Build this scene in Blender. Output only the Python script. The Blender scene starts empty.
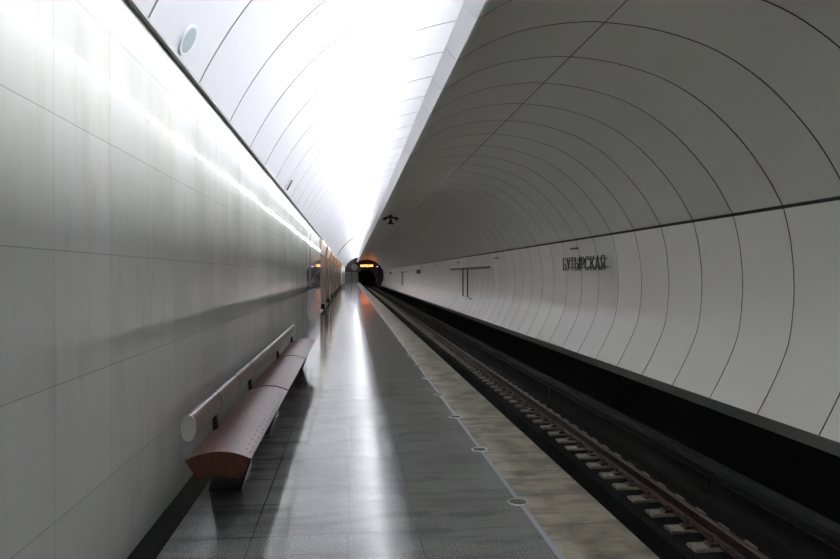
import bpy, bmesh, math, random
from mathutils import Vector
random.seed(7)
C = bpy.context.scene.collection
PI = math.pi
Y0, Y1 = -9.7, 144.3            # the hall runs from just behind the camera to its far end

# ------------------------------------------------------------------ materials
def mat(name, base, rough=.5, metal=0., spec=.5, coat=0., coat_rough=.05, emit=None, estr=0.):
    m = bpy.data.materials.new(name); m.use_nodes = True
    b = m.node_tree.nodes['Principled BSDF']
    b.inputs['Base Color'].default_value = (*base, 1)
    b.inputs['Roughness'].default_value = rough
    b.inputs['Metallic'].default_value = metal
    b.inputs['Specular IOR Level'].default_value = spec
    b.inputs['Coat Weight'].default_value = coat
    b.inputs['Coat Roughness'].default_value = coat_rough
    if emit:
        b.inputs['Emission Color'].default_value = (*emit, 1)
        b.inputs['Emission Strength'].default_value = estr
    return m
class N:
    """small node helper"""
    def __init__(s, m): s.t = m.node_tree; s.b = s.t.nodes['Principled BSDF']
    def n(s, typ, **kw):
        x = s.t.nodes.new(typ)
        for k, v in kw.items(): setattr(x, k, v)
        return x
    def l(s, a, b): s.t.links.new(a, b)
    def math(s, op, a, b=None, clamp=False):
        x = s.n('ShaderNodeMath', operation=op, use_clamp=clamp)
        for i, v in enumerate((a, b)):
            if v is None: continue
            if isinstance(v, (int, float)): x.inputs[i].default_value = v
            else: s.l(v, x.inputs[i])
        return x.outputs[0]
    def pos(s):
        g = s.n('ShaderNodeTexCoord'); sp = s.n('ShaderNodeSeparateXYZ'); s.l(g.outputs['Object'], sp.inputs[0])
        return g.outputs['Object'], sp.outputs[0], sp.outputs[1], sp.outputs[2]
    def noise(s, vec, scale, detail=4, stretch=None, rough=.5):
        if stretch:
            mp = s.n('ShaderNodeMapping'); mp.inputs['Scale'].default_value = stretch; s.l(vec, mp.inputs[0]); vec = mp.outputs[0]
        x = s.n('ShaderNodeTexNoise'); x.inputs['Scale'].default_value = scale; x.inputs['Detail'].default_value = detail
        x.inputs['Roughness'].default_value = rough
        s.l(vec, x.inputs['Vector']); return x.outputs['Fac']
    def ramp(s, fac, stops):
        r = s.n('ShaderNodeValToRGB'); cr = r.color_ramp
        while len(cr.elements) < len(stops): cr.elements.new(.5)
        for e, (p, c) in zip(cr.elements, stops): e.position = p; e.color = (*c, 1) if len(c) == 3 else c
        s.l(fac, r.inputs[0]); return r.outputs[0]
    def mix(s, fac, a, b, mode='MIX'):
        x = s.n('ShaderNodeMix', data_type='RGBA', blend_type=mode)
        for sock, v in ((x.inputs[0], fac), (x.inputs[6], a), (x.inputs[7], b)):
            if isinstance(v, (int, float)): sock.default_value = v
            elif isinstance(v, tuple): sock.default_value = (*v, 1)
            else: s.l(v, sock)
        return x.outputs[2]
    def line(s, c, period, off, w):
        """1 on a joint every `period` along coordinate c, 0 elsewhere"""
        a = s.math('SUBTRACT', c, off); a = s.math('DIVIDE', a, period); a = s.math('FRACT', a)
        a = s.math('SUBTRACT', a, .5); a = s.math('ABSOLUTE', a)
        return s.math('GREATER_THAN', a, .5 - w / period / 2)
    def single(s, c, at, w):
        a = s.math('SUBTRACT', c, at); a = s.math('ABSOLUTE', a); return s.math('LESS_THAN', a, w / 2)
    def cell(s, c, period, off):
        a = s.math('SUBTRACT', c, off); a = s.math('DIVIDE', a, period); return s.math('FLOOR', a)
    def tilt(s, vec, amt):
        """every slab sits at a slightly different angle"""
        wn = s.n('ShaderNodeTexWhiteNoise', noise_dimensions='3D'); s.l(vec, wn.inputs['Vector'])
        v = s.n('ShaderNodeVectorMath', operation='SUBTRACT'); s.l(wn.outputs['Color'], v.inputs[0]); v.inputs[1].default_value = (.5,)*3
        k = s.n('ShaderNodeVectorMath', operation='SCALE'); s.l(v.outputs[0], k.inputs[0]); k.inputs['Scale'].default_value = amt
        g = s.n('ShaderNodeNewGeometry')
        a = s.n('ShaderNodeVectorMath', operation='ADD'); s.l(g.outputs['Normal'], a.inputs[0]); s.l(k.outputs[0], a.inputs[1])
        nn = s.n('ShaderNodeVectorMath', operation='NORMALIZE'); s.l(a.outputs[0], nn.inputs[0])
        return nn.outputs[0], wn.outputs['Value']
    def comb(s, x, y, z):
        c = s.n('ShaderNodeCombineXYZ')
        for i, v in enumerate((x, y, z)):
            if isinstance(v, (int, float)): c.inputs[i].default_value = v
            else: s.l(v, c.inputs[i])
        return c.outputs[0]

M = {}
# polished marble wall
m = M['marble'] = mat('polished_marble', (.5, .5, .46), .02, spec=.45); h = N(m)
v, x, y, z = h.pos()
cy, cz = h.cell(y, .67, .35), h.cell(z, .6, .56)
nrm, rnd = h.tilt(h.comb(cy, 0., cz), .0016); h.l(nrm, h.b.inputs['Normal'])
n1 = h.noise(v, .8, 6, (1, .9, .5)); n2 = h.noise(v, 3, 8, (1, 1.6, .35), .65)
c = h.ramp(n1, [(.35, (.68, .68, .63)), (.5, (.82, .82, .775)), (.65, (.89, .89, .85))])
c = h.mix(h.ramp(n2, [(.52, (0, 0, 0)), (.7, (.38, .38, .38))]), c, (.62, .55, .42))
c = h.mix(h.math('MULTIPLY', rnd, .3), c, (.66, .665, .625))
j = h.math('MAXIMUM', h.line(y, .67, .35, .0035), h.line(z, .6, .56, .005))
c = h.mix(h.math('MULTIPLY', j, .45), c, (.2, .19, .17)); h.l(c, h.b.inputs['Base Color'])

def panel(name, base, rough):
    m = mat(name, base, rough, spec=.5); h = N(m); v, x, y, z = h.pos()
    cy = h.cell(y, 1.4, 1.5); nrm, rnd = h.tilt(h.comb(cy, 0., 0.), .003); h.l(nrm, h.b.inputs['Normal'])
    b2 = tuple(k * .93 for k in base)
    h.l(h.mix(rnd, base, b2), h.b.inputs['Base Color'])
    return m
M['panel_white'] = panel('white_enamel_panel', (.70, .705, .745), .3)
M['panel_grey'] = panel('warm_grey_enamel_panel', (.70, .685, .615), .28)
M['panel_light'] = panel('light_warm_enamel_panel', (.88, .855, .775), .26)
M['joint'] = mat('panel_joint_gasket', (.05, .05, .045), .7)
M['joint_pale'] = mat('pale_panel_joint', (.26, .26, .245), .7)
M['fascia'] = panel('fascia_panel', (.84, .845, .87), .4)
M['ledge'] = mat('grey_ledge', (.22, .22, .20), .5)

# dark flamed granite of the platform
def granite(name, tone, rough, cols, period=.59, rel=1.):
    m = mat(name, tone, rough, spec=.6); h = N(m); v, x, y, z = h.pos()
    sp = h.noise(v, 110, 3); c = h.ramp(sp, [(.36, tuple(k*.3 for k in tone)), (.62, tuple(k*2.0 for k in tone))])
    big = h.noise(v, 1.2, 6); c = h.mix(h.ramp(big, [(.4, (0,0,0)), (.75, (.5,.5,.5))]), c, tuple(k*.6 for k in tone))
    dirt = h.noise(v, 2.2, 6, (.6, 2.2, 1), .6)
    c = h.mix(h.ramp(dirt, [(.48, (0,0,0)), (.66, (.6,.6,.6))]), c, tuple(k*.35 for k in tone))
    cy = h.cell(y, period, .05)
    nrm, rnd = h.tilt(h.comb(cy, 0., 0.), .004 * rel); h.l(nrm, h.b.inputs['Normal'])
    c = h.mix(h.math('MULTIPLY', rnd, .25), c, tuple(k*.75 for k in tone))
    j = h.line(y, period, .05, .010)
    for a in cols: j = h.math('MAXIMUM', j, h.single(x, a, .006))
    c = h.mix(h.math('MULTIPLY', j, .6), c, tuple(k*.25 for k in tone)); h.l(c, h.b.inputs['Base Color'])
    r = h.math('MULTIPLY', h.math('ADD', big, sp), .10); r = h.math('ADD', r, rough - .10); h.l(r, h.b.inputs['Roughness'])
    return m
M['granite'] = granite('grey_polished_granite', (.16, .16, .15), .11, (-.62, -.02, .43))
M['black_granite'] = mat('black_polished_granite', (.008, .008, .008), .12, spec=.2)
# beige edge slabs
m = M['edge'] = mat('beige_edge_slab', (.3, .28, .22), .55); h = N(m); v, x, y, z = h.pos()
sp = h.noise(v, 180, 3); c = h.ramp(sp, [(.35, (.13, .115, .082)), (.65, (.36, .32, .235))])
d1 = h.noise(v, 2.6, 6, (1.1, 1.0, 1), .55); c = h.mix(h.ramp(d1, [(.44, (0,0,0)), (.62, (.75,.75,.75))]), c, (.07, .06, .044))
d2 = h.noise(v, 2.5, 5, (.7, 2.4, 1), .6); c = h.mix(h.ramp(d2, [(.5, (0,0,0)), (.66, (.6,.6,.6))]), c, (.04, .034, .026))
j = h.line(y, .59, .05, .018); near = h.math('SUBTRACT', 1., h.math('MULTIPLY', h.noise(v, 3, 2), .6))
c = h.mix(h.math('MULTIPLY', j, near), c, (.04, .034, .027)); h.l(c, h.b.inputs['Base Color'])
M['strip'] = mat('bluish_metal_strip', (.19, .20, .235), .35, spec=.5)
M['steel'] = mat('brushed_steel', (.55, .55, .53), .3, metal=1)
M['lens'] = mat('floor_lamp_lens', (.16, .16, .15), .15)
M['black'] = mat('black_painted_metal', (.01, .01, .01), .4)
M['dark'] = mat('dark_concrete', (.008, .008, .007), .9, spec=.1)
# track bed
m = M['bed'] = mat('sooty_track_bed', (.03, .03, .027), .9, spec=.1); h = N(m); v, x, y, z = h.pos()
n1 = h.noise(v, 1.1, 8, (3, .5, 1), .65); c = h.ramp(n1, [(.35, (.006, .006, .005)), (.6, (.014, .0135, .012)), (.8, (.04, .04, .036))]); h.l(c, h.b.inputs['Base Color'])
# polished black trackside wall with water streaks
m = M['trackwall'] = mat('black_trackside_cladding', (.008, .008, .008), .25, spec=.35); h = N(m); v, x, y, z = h.pos()
n1 = h.noise(v, 3, 5, (1, 5, .25), .7); c = h.ramp(n1, [(.58, (.006, .006, .006)), (.78, (.035, .035, .033))])
j = h.line(y, 1.4, 1.5, .01); c = h.mix(h.math('MULTIPLY', j, .4), c, (.03, .03, .03)); h.l(c, h.b.inputs['Base Color'])
M['pad'] = mat('dusty_concrete_pad', (.30, .27, .21), .8)
h = N(M['pad']); v, x, y, z = h.pos(); n1 = h.noise(v, 30, 4)
h.l(h.ramp(n1, [(.3, (.13, .115, .09)), (.7, (.30, .27, .21))]), h.b.inputs['Base Color'])
m = M['rail'] = mat('rusty_rail_steel', (.10, .055, .035), .45, metal=.4); h = N(m); v, x, y, z = h.pos()
n1 = h.noise(v, 8, 6, (4, 1, 4)); h.l(h.ramp(n1, [(.35, (.022, .013, .010)), (.7, (.085, .05, .034))]), h.b.inputs['Base Color'])
# lacquered wood
def wood(name, a, b, rough, coat, stretch):
    m = mat(name, a, rough, spec=.35, coat=coat, coat_rough=.16); h = N(m); v, x, y, z = h.pos()
    n1 = h.noise(v, 14, 8, stretch, .65); c = h.ramp(n1, [(.3, a), (.7, b)])
    h.l(c, h.b.inputs['Base Color']); return m
M['wood_top'] = wood('red_brown_lacquered_veneer', (.05, .016, .012), (.125, .044, .032), .42, .06, (6, .5, 6))
M['wood_end'] = wood('brown_grained_end_veneer', (.035, .012, .007), (.12, .043, .022), .5, .0, (5, 5, .7))
M['roll'] = wood('dark_brown_lacquered_roll', (.08, .04, .033), (.15, .085, .07), .3, .3, (6, .5, 6))
M['cap'] = mat('brushed_pale_metal_cap', (.50, .50, .44), .45, metal=.3)
# pylons
m = M['pylon'] = mat('tan_patterned_cladding', (.3, .22, .17), .3); h = N(m); v, x, y, z = h.pos()
n1 = h.noise(v, 2.5, 8, (1, 1, .5), .7); c = h.ramp(n1, [(.36, (.04, .026, .02)), (.5, (.17, .125, .10)), (.64, (.40, .32, .26))])
j = h.line(z, .6, .56, .01); j = h.math('MAXIMUM', j, h.line(y, .45, .1, .02)); c = h.mix(j, c, (.06, .045, .035)); h.l(c, h.b.inputs['Base Color'])
M['hall'] = mat('pale_hall_finish', (.7, .69, .66), .5)
M['led'] = mat('led_tube_glow', (1, 1, 1), .5, emit=(.93, .955, 1.), estr=120)
M['hall_lamp'] = mat('hall_lamp_glow', (1, 1, 1), .5, emit=(1, .96, .9), estr=7)
M['amber'] = mat('amber_digits', (.2, .05, 0), .5, emit=(1, .24, .05), estr=9)
M['violet'] = mat('violet_signal_glow', (.1, .05, .2), .5, emit=(.6, .35, 1), estr=3)
M['door'] = mat('grey_service_door', (.26, .27, .25), .5)
M['disc'] = mat('grey_blue_loudspeaker_mesh', (.33, .39, .43), .55)
M['white'] = mat('white_plastic', (.75, .77, .8), .35)
M['greypanel'] = mat('pale_grey_sheet', (.38, .38, .35), .5)

# ------------------------------------------------------------------ building helpers
def link(name, me, parent=None):
    o = bpy.data.objects.new(name, me); C.objects.link(o)
    if parent: o.parent = parent
    return o
def mesh(name, V, F, m, parent=None, mi=None, smooth=False):
    me = bpy.data.meshes.new(name); me.from_pydata([tuple(v) for v in V], [], F)
    for k in (m if isinstance(m, (list, tuple)) else [m]): me.materials.append(k)
    if mi: me.polygons.foreach_set('material_index', mi)
    if smooth: me.polygons.foreach_set('use_smooth', [True]*len(F))
    me.update(); return link(name, me, parent)
class MB:
    def __init__(s): s.V = []; s.F = []; s.I = []; s.S = []
    def box(s, a, b, i=0):
        x0, y0, z0 = a; x1, y1, z1 = b; k = len(s.V)
        s.V += [(x0,y0,z0),(x1,y0,z0),(x1,y1,z0),(x0,y1,z0),(x0,y0,z1),(x1,y0,z1),(x1,y1,z1),(x0,y1,z1)]
        f = [(0,3,2,1),(4,5,6,7),(0,1,5,4),(1,2,6,5),(2,3,7,6),(3,0,4,7)]
        s.F += [tuple(k+q for q in t) for t in f]; s.I += [i]*6; return s
    def prism(s, prof, y0, y1, i=0, cap=None):
        """closed profile of (x, z) swept along Y"""
        k = len(s.V); n = len(prof)
        s.V += [(a, y0, b) for a, b in prof] + [(a, y1, b) for a, b in prof]
        for q in range(n): s.F.append((k+q, k+(q+1) % n, k+n+(q+1) % n, k+n+q)); s.I.append(i)
        s.F.append(tuple(k+q for q in range(n-1, -1, -1))); s.F.append(tuple(k+n+q for q in range(n))); s.I += [i if cap is None else cap]*2
        return s
    def tube(s, p, q, r0, r1=None, n=14, i=0):
        r1 = r0 if r1 is None else r1; p, q = Vector(p), Vector(q); d = (q-p).normalized()
        u = d.orthogonal().normalized(); w = d.cross(u); k = len(s.V)
        for c, r in ((p, r0), (q, r1)):
            for a in range(n): t = 2*PI*a/n; s.V.append(tuple(c + r*(math.cos(t)*u + math.sin(t)*w)))
        for a in range(n): s.F.append((k+a, k+(a+1) % n, k+n+(a+1) % n, k+n+a)); s.I.append(i)
        s.F += [tuple(k+a for a in range(n-1, -1, -1)), tuple(k+n+a for a in range(n))]; s.I += [i]*2; return s
    def build(s, name, m, parent=None, bevel=0, smooth=False):
        o = mesh(name, s.V, s.F, m, parent, s.I)
        bm = bmesh.new(); bm.from_mesh(o.data); bmesh.ops.recalc_face_normals(bm, faces=bm.faces)
        if bevel: bmesh.ops.bevel(bm, geom=bm.edges[:], offset=bevel, segments=2, affect='EDGES', clamp_overlap=True)
        bm.to_mesh(o.data); bm.free()
        if smooth: o.data.shade_smooth() if hasattr(o.data, 'shade_smooth') else None; 
        if smooth: o.data.set_sharp_from_angle(angle=math.radians(35))
        return o
def tag(o, label, cat, group=None, kind=None):
    o['label'] = label; o['category'] = cat
    if group: o['group'] = group
    if kind: o['kind'] = kind
    return o
def struct(o, label=None):
    o['kind'] = 'structure'
    if label: o['label'] = label
    return o
def empty(name, loc=(0,0,0)):
    o = bpy.data.objects.new(name, None); C.objects.link(o); o.location = loc; o.empty_display_size = .2; return o
def copy_tree(o, parent=None):
    c = o.copy(); C.objects.link(c)
    if parent: c.parent = parent
    for ch in list(o.children): copy_tree(ch, c)
    return c
def catmull(P, n=5):
    out = []
    for i in range(len(P)-1):
        p0 = Vector(P[max(i-1, 0)]); p1 = Vector(P[i]); p2 = Vector(P[i+1]); p3 = Vector(P[min(i+2, len(P)-1)])
        for k in range(n):
            t = k/n; out.append(tuple(.5*((2*p1)+(-p0+p2)*t+(2*p0-5*p1+4*p2-p3)*t*t+(-p0+3*p1-3*p2+p3)*t**3)))
    return out + [tuple(P[-1])]
def offset_profile(P, d, side):
    out = []
    for i, p in enumerate(P):
        a = Vector(P[max(i-1, 0)]); b = Vector(P[min(i+1, len(P)-1)]); t = (b-a).normalized()
        nrm = Vector((-t.y, t.x))*side; out.append((p[0]+nrm.x*d, p[1]+nrm.y*d))
    return out
def shell(name, prof, side, m, mj, g=.018, d=.02, y0=Y0, y1=Y1, grooves=()):
    """ring panels swept along the hall with a recessed joint every 1.4 m; `grooves` = profile indices of lengthwise joints"""
    out = offset_profile(prof, d, side); n = len(prof)
    rows = []; js = []; yj = 1.5 + 1.4*math.ceil((y0-1.5+.1)/1.4)
    rows.append((y0, 0)); js = []
    while yj < y1 - .1:
        rows += [(yj-g/2, 0), (yj-g/2, 1), (yj+g/2, 1), (yj+g/2, 0)]; yj += 1.4
    rows.append((y1, 0))
    V, F, I = [], [], []
    for (yy, k) in rows:
        P = out if k else prof
        for q in range(n):
            a = out[q] if q in grooves else P[q]
            V.append((a[0], yy, a[1]))
    for r in range(len(rows)-1):
        jn = 0 if (rows[r][1] == 0 and rows[r+1][1] == 0 and rows[r+1][0]-rows[r][0] > .1) else 1
        for q in range(n-1):
            k = r*n+q; F.append((k, k+1, k+n+1, k+n)); gj = 1 if (q in grooves or q+1 in grooves) else 0
            I.append(max(jn, gj))
    o = mesh(name, V, F, [m, mj], None, I, True); o.data.set_sharp_from_angle(angle=math.radians(30)); return o

# ------------------------------------------------------------------ room shell
LC, LR = (2.43, 1.52), 4.1
aL0 = math.atan2(3.26-LC[1], -1.27-LC[0]); aL1 = math.atan2(4.06, .6)
lp = []
for i in range(41):
    a = aL0 + (aL1-aL0)*i/40; lp.append((LC[0]+LR*math.cos(a), LC[1]+LR*math.sin(a)))
ceil_ = struct(shell('ceiling', lp, 1, M['panel_white'], M['joint_pale'], g=.032, d=.008), 'white curved panel vault over the platform')
# lip along the foot of the white vault
struct(MB().prism([(-1.295, 3.243), (-1.262, 3.243), (-1.262, 3.262), (-1.27, 3.27), (-1.295, 3.27)], Y0, Y1).build('trim_1', M['ledge']), 'dark grey lip between marble wall and white vault')
RP = [(1.40,2.82),(1.8,3.06),(2.19,3.22),(2.6,3.325),(3.01,3.385),(3.40,3.40),(4.14,3.325),(4.96,3.09),(5.65,2.69),(6.21,2.18),(6.63,1.66),(6.945,1.13)]
RP = [(a, b+1.65) for a, b in RP]
up = catmull(RP, 5)
# lengthwise joint at x = 3.40 (the sixth control point)
gi = 25; g = up[gi]
up = up[:gi] + [(g[0]-.007, g[1]), (g[0]-.0065, g[1]), (g[0]+.0065, g[1]), (g[0]+.007, g[1])] + up[gi+1:]
struct(shell('ceiling.001', up, 1, M['panel_grey'], M['joint'], g=.023, d=.02, grooves=(gi+1, gi+2)), 'grey curved panel vault over the track')
RL = [(6.965,1.075),(7.08,.60),(7.145,0.),(7.14,-.5),(7.07,-1.06),(6.92,-1.48),(6.72,-1.89),(6.52,-2.25)]
RL = [(a, b+1.65) for a, b in RL]
lo = catmull(RL, 5)
struct(shell('wall_right', lo, 1, M['panel_light'], M['joint'], g=.023, d=.02), 'light curved wall panels beyond the track')
o = mesh('trim_2', [(6.99,Y0,2.81),(7.02,Y0,2.70),(6.99,Y1,2.81),(7.02,Y1,2.70)], [(0,1,3,2)], M['joint'])
struct(MB().prism([(6.96, 2.80), (7.03, 2.70), (7.06, 2.72), (6.99, 2.82)], Y0, Y1).build('trim_3', M['joint']), 'black shadow joint between vault and right wall')
bpy.data.objects.remove(o)
# cove closure between the two vaults
e = lp[-1]; mb = MB().box((e[0]-.005, Y0, 5.045), (e[0]+.03, Y1, e[1]+.03)); struct(mb.build('trim_4', M['panel_white']), 'closure of the light cove')
# inclined fascia with a joint at every ring
fa = []
yj = 1.5 - 1.4*8
k = 0
mb = MB()
while yj < Y1:
    a, b = max(yj+.007, Y0), min(yj+1.4-.007, Y1)
    mb.prism([(1.23, 4.64), (1.375, 4.455), (1.395, 4.47), (1.25, 4.655)], a, b); yj += 1.4
mb.prism([(1.245, 4.645), (1.385, 4.468), (1.395, 4.472), (1.255, 4.652)], Y0, Y1, 1)
struct(mb.build('trim_5', [M['fascia'], M['ledge']]), 'white inclined fascia hiding the light cove')
# marble wall with plinth of black granite
WE = 28.2
struct(MB().box((-1.5, Y0, 0), (-1.3, WE, 3.45)).build('wall_left', M['marble']), 'polished pale marble wall')
struct(MB().box((-1.5, 95.2, 0), (-1.3, Y1, 3.45)).build('wall_left.001', M['hall']), 'white wall past the last pylon')
# platform floor
fl = MB().box((-1.13, Y0, -.12), (1.20, Y1, 0)); struct(fl.build('floor', M['granite']), 'grey granite platform floor')
struct(MB().box((-1.3, Y0, -.12), (-1.13, Y1, 0)).build('floor.001', M['black_granite']), 'black granite border along the wall')
struct(MB().box((1.20, Y0, -.12), (1.235, Y1, .0)).build('trim_6', M['strip']), 'bluish line between granite and edge slabs')
struct(MB().box((1.235, Y0, -.12), (1.787, Y1, 0)).build('floor.002', M['edge']), 'stained beige slabs at the platform edge')
struct(MB().box((-1.3, Y0, -1.9), (1.62, Y1, -.12)).build('wall_platform', M['dark']), 'dark platform side')
# track bed: raised strips under both rails, drain channel between
bedp = [(1.62,-1.28),(2.86,-1.28),(2.88,-1.62),(3.43,-1.62),(3.45,-1.28),(4.45,-1.28),(4.6,-1.30),(4.95,-1.30),(5.0,-1.95),(6.78,-1.95),(6.78,-2.05),(1.62,-2.05)]
struct(MB().prism(bedp, Y0, 176).build('floor.003', M['bed']), 'dark sooty track bed')
struct(MB().prism([(6.52,-.60),(6.655,-.84),(6.80,-.84),(6.80,-.60)], Y0, Y1).build('trim_7', M['ledge']), 'grey ledge under the right wall panels')
struct(MB().box((6.66, Y0, -1.95), (6.78, Y1, -.84)).build('baseboard_right', M['trackwall']), 'black trackside cladding below the ledge')
# ends of the hall; the near wall is unseen, added to bounce light
struct(MB().box((-4.6, Y0-.3, -1.9), (7.6, Y0, 6.0)).build('wall_back', M['hall']), 'plain unseen wall added behind the camera to bounce light')
# far end wall: black, with a round tunnel mouth
tc, tr = (3.25, .55), 2.35
V, F = [], []
n = 48
for q in range(n):
    a = 2*PI*q/n; ca, sa = math.cos(a), math.sin(a)
    V.append((tc[0]+tr*ca, Y1, tc[1]+tr*sa))
    # square-ish outer border
    k = min(abs((7.6-tc[0])/ca) if ca > 1e-6 else 1e9, abs((-4.6-tc[0])/ca) if ca < -1e-6 else 1e9,
            abs((6.0-tc[1])/sa) if sa > 1e-6 else 1e9, abs((-1.9-tc[1])/sa) if sa < -1e-6 else 1e9)
    V.append((tc[0]+k*ca, Y1, tc[1]+k*sa))
for q in range(n):
    a, b = 2*q, 2*((q+1) % n); F.append((a, a+1, b+1, b))
for q in range(n): V.append((tc[0]+tr*math.cos(2*PI*q/n)+1.5, 176, tc[1]+tr*math.sin(2*PI*q/n)))
for q in range(n): F.append((2*q, 2*((q+1) % n), 2*n+(q+1) % n, 2*n+q))
F.append(tuple(2*n+q for q in range(n)))
struct(mesh('wall_far', V, F, M['black']), 'black far end wall with the tunnel mouth')
# pale lining ring inside the tunnel
V, F = [], []
for q in range(33):
    a = -.1*PI + 1.1*PI*q/32
    for dr, dy in ((0, 0), (-.12, 0), (-.12, .3), (0, .3)): V.append((tc[0]+.35+(tr-.1+dr)*math.cos(a), 150+dy, tc[1]+(tr-.1+dr)*math.sin(a)))
for q in range(32):
    for w in range(4): a = 4*q+w; b = 4*q+(w+1) % 4; F.append((a, b, b+4, a+4))
struct(mesh('trim_8', V, F, M['greypanel']), 'pale lining ring inside the tunnel')
for k, (xa, xb) in enumerate(((-1.25, .1), (.25, 1.55))):
    d = struct(MB().box((xa, Y1-.12, 0), (xb, Y1, 2.35)).build('door_%d' % (k+1), M['door'], bevel=.01), 'grey service door at the platform end')
    MB().box((xb-.2, Y1-.17, 1.0), (xb-.14, Y1-.12, 1.2)).build('door_handle', M['steel'], d)
o = MB().tube((.75, Y1-.2, 3.35), (.75, Y1, 3.35), .72, n=32).build('round_panel', M['greypanel'], smooth=True)
tag(o, 'round grey panel on the black end wall above the service doors', 'panel')

# ------------------------------------------------------------------ lamps in the cove
grp = 'tube lamps hidden above the white fascia'
L = 3.5; prot = None; yy = Y0+.1; k = 0
while yy + L < Y1:
    if prot is None:
        prot = MB().prism([(1.418, 4.795), (1.400, 4.828), (1.405, 4.830), (1.423, 4.797)], 0, L-.06).build('cove_lamp', M['led'])
        hs = MB().prism([(1.42, 4.53), (1.53, 4.58), (1.53, 4.815), (1.4055, 4.8305), (1.4235, 4.797), (1.42, 4.79)], 0, L-.06).build('lamp_housing', M['white'], prot); c = prot
    else: c = copy_tree(prot)
    c.location.y = yy
    tag(c, 'long white tube lamp in the cove above the fascia', 'lamp', grp); yy += L; k += 1

# ------------------------------------------------------------------ portal pylons and lit passages
names = ['first tan clad pylon, nearest after the marble wall', 'second tan clad pylon from the marble wall', 'third tan clad pylon from the marble wall',
 'fourth tan clad pylon from the marble wall', 'fifth tan clad pylon, in the middle of the nine', 'fourth tan clad pylon from the far end of the row', 'third tan clad pylon from the far end of the row',
 'second to last tan clad pylon, towards the end doors', 'last tan clad pylon, farthest from the camera']
proto = None
for i in range(9):
    y = WE + .1 + 7.4*i
    if proto is None:
        proto = empty('portal_pylon', (-1.5, y, 0))
        mb = MB()
        # slightly curved face leaning with the vault, open passage after it
        prof = [(.06, 0), (.10, .9), (.13, 1.7), (.14, 2.4), (.19, 3.0), (.23, 3.20), (-.9, 3.20), (-.9, 0)]
        mb.prism(prof, 0, 4.6); mb.build('cladding', M['pylon'], proto, bevel=.01)
        MB().box((.06, 3.35, 0), (.24, 3.95, .26)).build('plinth', M['black'], proto, bevel=.01)
        MB().prism([(.20, 2.55), (.27, 3.05), (.27, 3.2), (.14, 3.2), (.13, 2.55)], 0, 4.6).build('gilded_cornice', mat('gilded_bronze', (.42, .27, .14), .25, metal=.8), proto)
        o = proto
    else:
        o = copy_tree(proto); o.location = (-1.5, y, 0)
    tag(o, names[i], 'pylon', 'tan clad pylons along the platform')
struct(MB().box((-4.6, WE-.5, -.12), (-1.3, 96, -.002)).build('floor.004', M['hall']), 'pale floor of the side passages')
struct(MB().box((-4.8, WE-.5, 0), (-4.6, 96, 3.45)).build('wall_hall', M['hall']), 'pale wall across the side passages')
struct(MB().box((-4.6, WE-.5, 3.28), (-1.3, 96, 3.45)).build('ceiling.002', M['hall']), 'flat ceiling of the side passages')
hl = None
for i in range(9):
    y = WE + 4.7 + 7.4*i + 1.35
    if hl is None:
        hl = empty('passage_lamp', (-2.6, y, 3.28))
        MB().box((-.6, -.5, -.06), (.6, .5, 0)).build('lamp_housing', M['white'], hl)
        MB().box((-.56, -.46, -.075), (.56, .46, -.06)).build('diffuser', M['hall_lamp'], hl); o = hl
    else: o = copy_tree(hl); o.location = (-2.6, y, 3.28)
    tag(o, 'square ceiling lamp in a passage between pylons', 'lamp', 'lamps in the passages between pylons')

# ------------------------------------------------------------------ bench
def arc(xa, xb, z, rise, n=14):
    w = (xb-xa)/2; R = (w*w+rise*rise)/(2*rise); cx = (xa+xb)/2; cz = z+rise-R; a = math.asin(w/R)
    return [(cx+R*math.sin(-a+2*a*i/n), cz+R*math.cos(-a+2*a*i/n)) for i in range(n+1)]
def make_bench():
    t = empty('bench', (-.86, 4.35, 0))
    top = arc(-.21, .21, .45, .052); bot = arc(-.125, .135, .318, .022)
    prof = top + bot[::-1]
    L = 2.51
    for s in range(3):
        y = s*(L+.06)
        seat = MB().prism(prof, y, y+L, 0, 1).build('seat_section', [M['wood_top'], M['wood_end']], t, smooth=True)
        if s == 0:
            for q in range(18):      # little routed slots along the front edge
                yy = y+.12+q*.13
                for r in range(2):
                    a, b = top[-2-r][0], top[-2-r][1]
                    MB().box((a-.008, yy+r*.03, b-.004), (a+.008, yy+.012+r*.03, b+.0012)).build('slot', M['black'], seat)
        if s < 2: MB().prism([(a*.93, b-.016) for a, b in prof], y+L, y+L+.06).build('joint_strip', M['black'], t)
    n = 28; rx, rz = .046, .085; cx, cz = -.185, .66
    el = lambda k: [(cx+rx*k*math.cos(2*PI*q/n), cz+rz*k*math.sin(2*PI*q/n)) for q in range(n)]
    W = 3*L+.12; sw = W/9
    for s in range(9):
        MB().prism(el(1), s*sw+.013, (s+1)*sw-.013, 0, 0).build('back_roll_section', M['roll'], t, smooth=True)
    MB().prism(el(.8), 0.02, W-.02).build('back_roll_core', M['black'], t, smooth=True)
    MB().prism(el(1.03), -.012, .008).build('end_cap', M['cap'], t, smooth=True)['label'] = 'pale metal end cap'
    MB().prism(el(1.03), W-.008, W+.012).build('end_cap', M['cap'], t, smooth=True)
    ys = [.8, 2.54, 5.1, W-.35]
    for y in ys:
        # arched black foot standing on the floor and carrying the seat
        foot = arc(-.16, .12, .3, .045, 8) + [(.02, .0), (-.22, .0)]
        MB().prism(foot, y-.04, y+.04).build('foot', M['black'], t)
        MB().prism([(-.20, .60), (-.17, .60), (-.15, .44), (-.19, .44)], y-.02, y+.02).build('back_post', M['black'], t)
    return t
b = make_bench(); tag(b, 'long red-brown wooden bench with a cylindrical back roll by the marble wall', 'bench')

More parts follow.
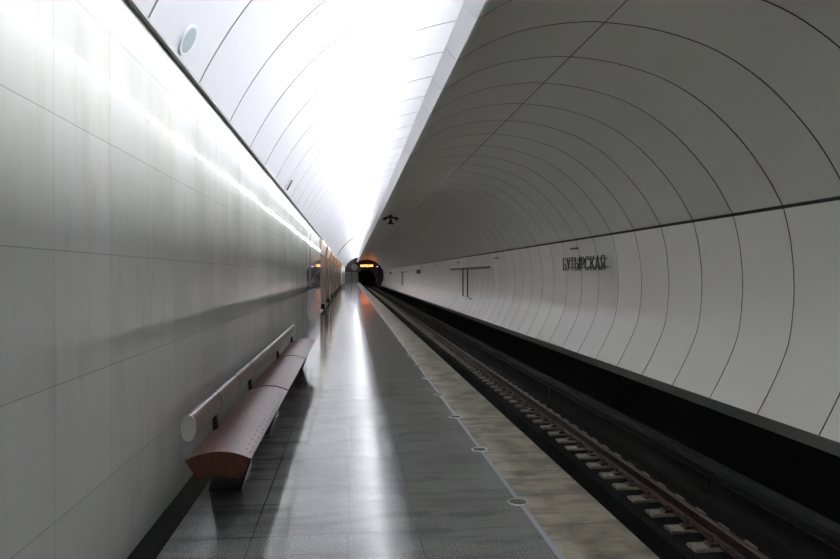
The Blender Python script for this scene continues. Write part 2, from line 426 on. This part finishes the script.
# ------------------------------------------------------------------ platform floor lamps along the bluish line
ys = [4.63 + 1.43*i for i in range(-2, 97)]
pr = None
ordn = ['nearest the camera', 'second from the camera', 'third from the camera', 'fourth from the camera']
for i, y in enumerate(ys):
    if pr is None:
        pr = empty('floor_lamp', (1.205, y, .002))
        mb = MB(); nn = 28
        for (r, z) in ((.078, 0), (.075, .004), (.064, .004), (.062, .001)):
            mb.V += [(r*math.cos(2*PI*q/nn), r*math.sin(2*PI*q/nn), z) for q in range(nn)]
        for w in range(3):
            for q in range(nn): mb.F.append((w*nn+q, w*nn+(q+1) % nn, (w+1)*nn+(q+1) % nn, (w+1)*nn+q)); mb.I.append(0)
        mb.build('rim', M['steel'], pr)
        MB().tube((0, 0, -.002), (0, 0, .003), .063, n=nn).build('lens', M['lens'], pr); o = pr
    else: o = copy_tree(pr) ; o.location = (1.205, y, .002)
    if i < 2: lab = 'flush round metal disc on the bluish line, below the frame edge'
    elif i - 2 < 4: lab = 'flush round metal disc on the bluish floor line, %s' % ordn[i-2]
    else: lab = 'small flush metal disc farther along the bluish floor line'
    tag(o, lab, 'floor lamp', 'metal discs on the bluish floor line')
# drop the two behind the frame edge: nothing of them shows
for o in [q for q in C.objects if q.get('label', '').endswith('below the frame edge')]:
    for ch in list(o.children): bpy.data.objects.remove(ch)
    if o is not pr: bpy.data.objects.remove(o)
if not pr.children: bpy.data.objects.remove(pr)

# ------------------------------------------------------------------ track
def rail(name, xc, z0, label):
    p = [(-.075,0),(.075,0),(.075,.012),(.02,.03),(.009,.05),(.009,.13),(.036,.142),(.037,.172),(.028,.18),(-.028,.18),(-.037,.172),(-.036,.142),(-.009,.13),(-.009,.05),(-.02,.03),(-.075,.012)]
    o = MB().prism([(xc+a, z0+b) for a, b in p], Y0, 175).build(name, M['rail']); return tag(o, label, 'rail')
rail('running_rail', 3.955, -1.24, 'rusty running rail nearer the right wall, above the row of pads')
rail('running_rail.001', 2.395, -1.24, 'running rail tucked under the platform edge')
tag(MB().box((2.2, Y0, -1.28), (2.6, 175, -1.24)).build('rail_bedding', M['bed']), 'dark bedding strip under the rail at the platform edge', 'bedding')
sp = None; nS = 276
ordw = {0: 'bottom-most of the row in the frame'}
for i in range(nS):
    y = 5.6 + .502*i
    if sp is None:
        pe = MB()
        pe.box((3.60, -.10, -1.28), (4.30, .10, -1.24)); sp = pe.build('sleeper_block', M['pad'], bevel=.012)
        for s_ in (-1, 1):
            xx = 3.955+s_*.075
            a, b_ = (xx-.11, xx+.005) if s_ < 0 else (xx-.005, xx+.08)
            q = MB().prism([(a, -1.241), (b_, -1.241), (b_, -1.205), (b_-s_*.0, -1.20), (a+.02, -1.215)] if s_ < 0 else [(a, -1.241), (b_, -1.241), (b_-.02, -1.215), (a, -1.20)], -.07, .07).build('rail_clip', M['rail'], sp)
            MB().tube((xx+s_*.03, 0, -1.215), (xx+s_*.03, 0, -1.165), .018, n=6).build('bolt', M['rail'], q)
        o = sp
    else:
        if i < 50: o = copy_tree(sp)
        else: o = sp.copy(); C.objects.link(o)
    o.location = (random.uniform(-.008, .008), y, 0)
    tag(o, 'dusty concrete sleeper block under the right running rail', 'sleeper', 'sleeper blocks under the right running rail')
# contact rail with its cover
t = empty('contact_rail', (4.74, Y0, -1.3))
MB().prism([(-.12,.35),(-.12,.42),(-.09,.47),(.09,.47),(.12,.42),(.12,.35),(.09,.35),(.09,.41),(-.09,.41),(-.09,.35)], 0, 175-Y0).build('cover', mat('sooty_cover', (.008, .008, .007), .75, spec=.2), t)
MB().prism([(-.05,.28),(.05,.28),(.02,.31),(.02,.37),(.05,.40),(-.05,.40),(-.02,.37),(-.02,.31)], 0, 175-Y0).build('conductor', M['rail'], t)
for i in range(22): MB().box((.02, 4+7*i, .0), (.06, 4.06+7*i, .30)).build('support', M['black'], t)
tag(t, 'black covered contact rail along the track before the right wall', 'contact rail')

# ------------------------------------------------------------------ things on the walls and vault
def wallx(zr):       # x of the right wall at height zr
    for (a, b), (c, d) in zip(lo, lo[1:]):
        if d <= zr <= b: return a+(c-a)*(b-zr)/(b-d)
    return 7.1
def textmesh(s, size, depth, thin=0.):
    cu = bpy.data.curves.new('lettering', 'FONT'); cu.body = s; cu.size = size; cu.extrude = depth/2; cu.resolution_u = 3; cu.offset = thin
    ob = bpy.data.objects.new('lettering', cu); C.objects.link(ob); bpy.context.view_layer.update()
    me = bpy.data.meshes.new_from_object(ob.evaluated_get(bpy.context.evaluated_depsgraph_get()))
    me.materials.clear(); C.objects.unlink(ob); bpy.data.objects.remove(ob); bpy.data.curves.remove(cu)
    return me
word = 'БУТЫРСКАЯ'
def width(s):
    if not s: return 0.
    me = textmesh(s, 1, 0); w = max(v.co.x for v in me.vertices); bpy.data.meshes.remove(me); return w
tot = width(word)
def name_sign(yc, label):
    t = empty('station_name_sign', (7.0, yc+1.85, 1.78))
    k = 3.6/tot; hz = .44/.73
    for i, ch in enumerate(word):
        off = width(word[:i+1]) - width(ch)
        me = textmesh(ch, 1, .03/k, -.016)
        for v in me.vertices:
            x, y, z = v.co; v.co = (-.05 - z*k, -(x+off)*k, y*hz)
        me.materials.append(SIGN); o = link('letter', me, t)
        ys = [v.co.y for v in me.vertices]; ym = (min(ys)+max(ys))/2
        for zz in (.1, .34): MB().box((-.04, ym-.012, zz-.012), (.12, ym+.012, zz+.012)).build('standoff', SIGN, o)
    tag(t, label, 'sign', 'station name signs on the right wall')
    return t
SIGN = mat('dark_bronze_letters', (.035, .032, .027), .4, metal=.3)
sg = name_sign(19.1, 'nearest dark station name in raised Cyrillic letters on the right wall')
for y, l in ((67.4, 'station name letters on the right wall, second from the camera'), (115.3, 'most distant station name letters on the right wall')):
    c = copy_tree(sg); c.location.y = y+1.85; c['label'] = l
def route(yc, label):
    t = empty('route_strip', (7.05, yc, 2.05))
    mb = MB().box((-.05, -6.6, -.03), (-.02, 6.6, .03))
    bar = mb.build('bar', SIGN, t)
    for i in range(26):
        y = -6.4 + i*.51; MB().box((-.06, y, -.06), (-.03, y+.36, .05)).build('name_plate', SIGN, t)
    for y in (.9, -.7): MB().box((-.16, y-.06, -1.72), (-.10, y+.06, .0)).build('vertical_strip', SIGN, t)
    MB().box((-.14, -1.9, -1.80), (-.08, -1.2, -1.74)).build('foot_plate', SIGN, t)
    for y in (-6, -3, 0, 3, 6): MB().box((-.05, y-.02, -.02), (.1, y+.02, .02)).build('standoff', SIGN, t)
    for y in (.9, -.7): MB().box((-.12, y-.02, -1.70), (-.02, y+.02, -1.66)).build('standoff', SIGN, t)
    return tag(t, label, 'sign', 'line route strips on the right wall')
r = route(39.2, 'nearest dark T-shaped route strip with two uprights on the right wall')
for y, l in ((88.2, 'dark route strip on the right wall, second from the camera'),):
    c = copy_tree(r); c.location.y = y; c['label'] = l
pr = None
ol = ['nearest small dark wall bracket, above the station name', 'second small dark wall bracket, short of the route strip', 'third small dark wall bracket, above the near route strip']
for i in range(10):
    y = 19.75+11.07*i
    if pr is None:
        pr = empty('wall_bracket', (6.975, y, 2.47))
        MB().box((-.10, -.27, -.02), (-.04, .27, .03)).build('bar', SIGN, pr, bevel=.006)
        MB().box((-.05, -.03, -.015), (.07, .03, .02)).build('arm', SIGN, pr); o = pr
    else: o = copy_tree(pr); o.location.y = y
    tag(o, ol[i] if i < 3 else 'tiny dark bracket farther down the right wall under the vault joint', 'bracket', 'brackets under the vault joint on the right wall')
# round loudspeaker on the white vault
p = Vector((-1.211, 5.033, 3.405)); nr = Vector((LC[0]-p.x, 0, LC[1]-p.z)).normalized()
t = empty('ceiling_speaker', p)
MB().tube(-.01*nr,   .014*nr, .125, .12, n=36).build('rim', M['white'], t, smooth=True)
MB().tube(.012*nr, .017*nr, .098, .098, n=36).build('grille', M['disc'], t, smooth=True)
tag(t, 'round white-rimmed grey disc on the white vault above the marble wall', 'speaker')
# short dark plate standing off the white vault
c0, c1 = Vector((-1.256, 13.0, 3.315)), Vector((-1.153, 13.0, 3.513))
n0 = Vector((LC[0]-c0.x, 0, LC[1]-c0.z)).normalized()
V = []
for yy in (12.985, 13.015):
    for q in (c0-.02*n0, c1-.02*n0, c1+.025*n0, c0+.025*n0): V.append((q.x, yy, q.z))
tag(mesh('flag_plate', V, [(3,2,1,0),(4,5,6,7),(0,1,5,4),(1,2,6,5),(2,3,7,6),(3,0,4,7)], M['black']), 'short dark plate edge on the white vault, low over the marble wall', 'plate')
# dark arched rib on the white vault far away
V, F = [], []
a0 = math.atan2(3.40-LC[1], -1.2-LC[0]); a1 = math.atan2(5.28-LC[1], .79-LC[0])
for i in range(21):
    a = a0+(a1-a0)*i/20
    for r_, yy in ((LR+.01, 58), (LR-.06, 58), (LR-.06, 58.3), (LR+.01, 58.3)): V.append((LC[0]+r_*math.cos(a), yy, LC[1]+r_*math.sin(a)))
for i in range(20):
    for w in range(4): a = 4*i+w; b_ = 4*i+(w+1) % 4; F.append((a, b_, b_+4, a+4))
F += [(3,2,1,0), (80,81,82,83)]
tag(mesh('arched_rib', V, F, M['ledge']), 'dark arched rib on the far part of the white vault', 'rib')
# camera cluster on the grey vault
t = empty('camera_cluster', (2.08, 34.5, 4.62))
MB().tube((0,0,.0), (0,0,.26), .045, n=12).build('stem', M['black'], t, smooth=True)
mb = MB().tube((0,0,.10), (0,0,.22), .13, .07, n=16); mb.build('dome', M['black'], t, smooth=True)
for s in (-1, 1):
    MB().tube((0,0,.12), (s*.22,0,.03), .055, .05, n=12).build('arm', M['black'], t, smooth=True)
    MB().tube((s*.20,0,.05), (s*.38,-.05,-.03), .07, .085, n=14).build('camera', M['black'], t, smooth=True)
MB().tube((0,0,.0), (0,0,-.22), .07, .08, n=12).build('lower_post', M['black'], t, smooth=True)
MB().box((-.16,-.1,-.29), (.16,.1,-.21)).build('foot', M['black'], t, bevel=.02)
tag(t, 'black two-armed camera cluster hanging from the grey vault', 'camera')
# clock above the tunnel mouth
t = empty('interval_clock', (3.45, Y1-.25, 3.35))
MB().box((-1.65, 0, -.05), (1.65, .25, .75)).build('case', M['black'], t, bevel=.02)
me = textmesh('16:47:25 3:05', 1, .02)
w = max(v.co.x for v in me.vertices); mi = min(v.co.x for v in me.vertices)
for v in me.vertices:
    x, y, z = v.co; v.co = ((x-mi)/(w-mi)*2.7-1.35, -.02-z, y/.72*.42+.14)
me.materials.append(M['amber']); link('digits', me, t)
tag(t, 'long clock with glowing amber digits above the tunnel mouth', 'clock')
t = empty('tunnel_signal', (5.75, Y1-.25, 3.45))
MB().box((-.2, 0, -.25), (.2, .25, .25)).build('case', M['black'], t)
MB().tube((0, -.03, .05), (0, 0, .05), .11, n=16).build('lens', M['violet'], t)
tag(t, 'small violet signal light right of the amber clock', 'signal')
# low dark block near the last pylons
t = empty('barrier_stand', (-.9, 76.5, 0))
MB().box((-.28, 0, 0), (.28, .4, .06)).build('base', M['black'], t, bevel=.01)
MB().prism([(-.3, .62), (-.24, .7), (.26, .28), (.2, .2)], .12, .22).build('board', M['black'], t)
for s in (-1, 1): MB().box((s*.15-.02, .15, .05), (s*.15+.02, .2, .55 if s < 0 else .32)).build('leg', M['black'], t)
tag(t, 'small dark slanted stand on the platform beside the far pylons', 'stand')

# ------------------------------------------------------------------ camera, world, view
cam = bpy.data.cameras.new('camera'); co = bpy.data.objects.new('camera', cam); C.objects.link(co)
cam.sensor_width = 36; cam.lens = 653*36/840; cam.clip_end = 400; cam.clip_start = .05
co.location = (0, 0, 1.65); co.rotation_euler = (math.radians(90-.395), 0, -math.atan(69/653))
S = bpy.context.scene; S.camera = co
w = bpy.data.worlds.new('world'); S.world = w; w.use_nodes = True
w.node_tree.nodes['Background'].inputs[0].default_value = (.5, .5, .55, 1); w.node_tree.nodes['Background'].inputs[1].default_value = .01
vs = S.view_settings; vs.view_transform = 'Standard'; vs.look = 'None'; vs.gamma = 1; vs.exposure = 1.12; vs.use_curve_mapping = False
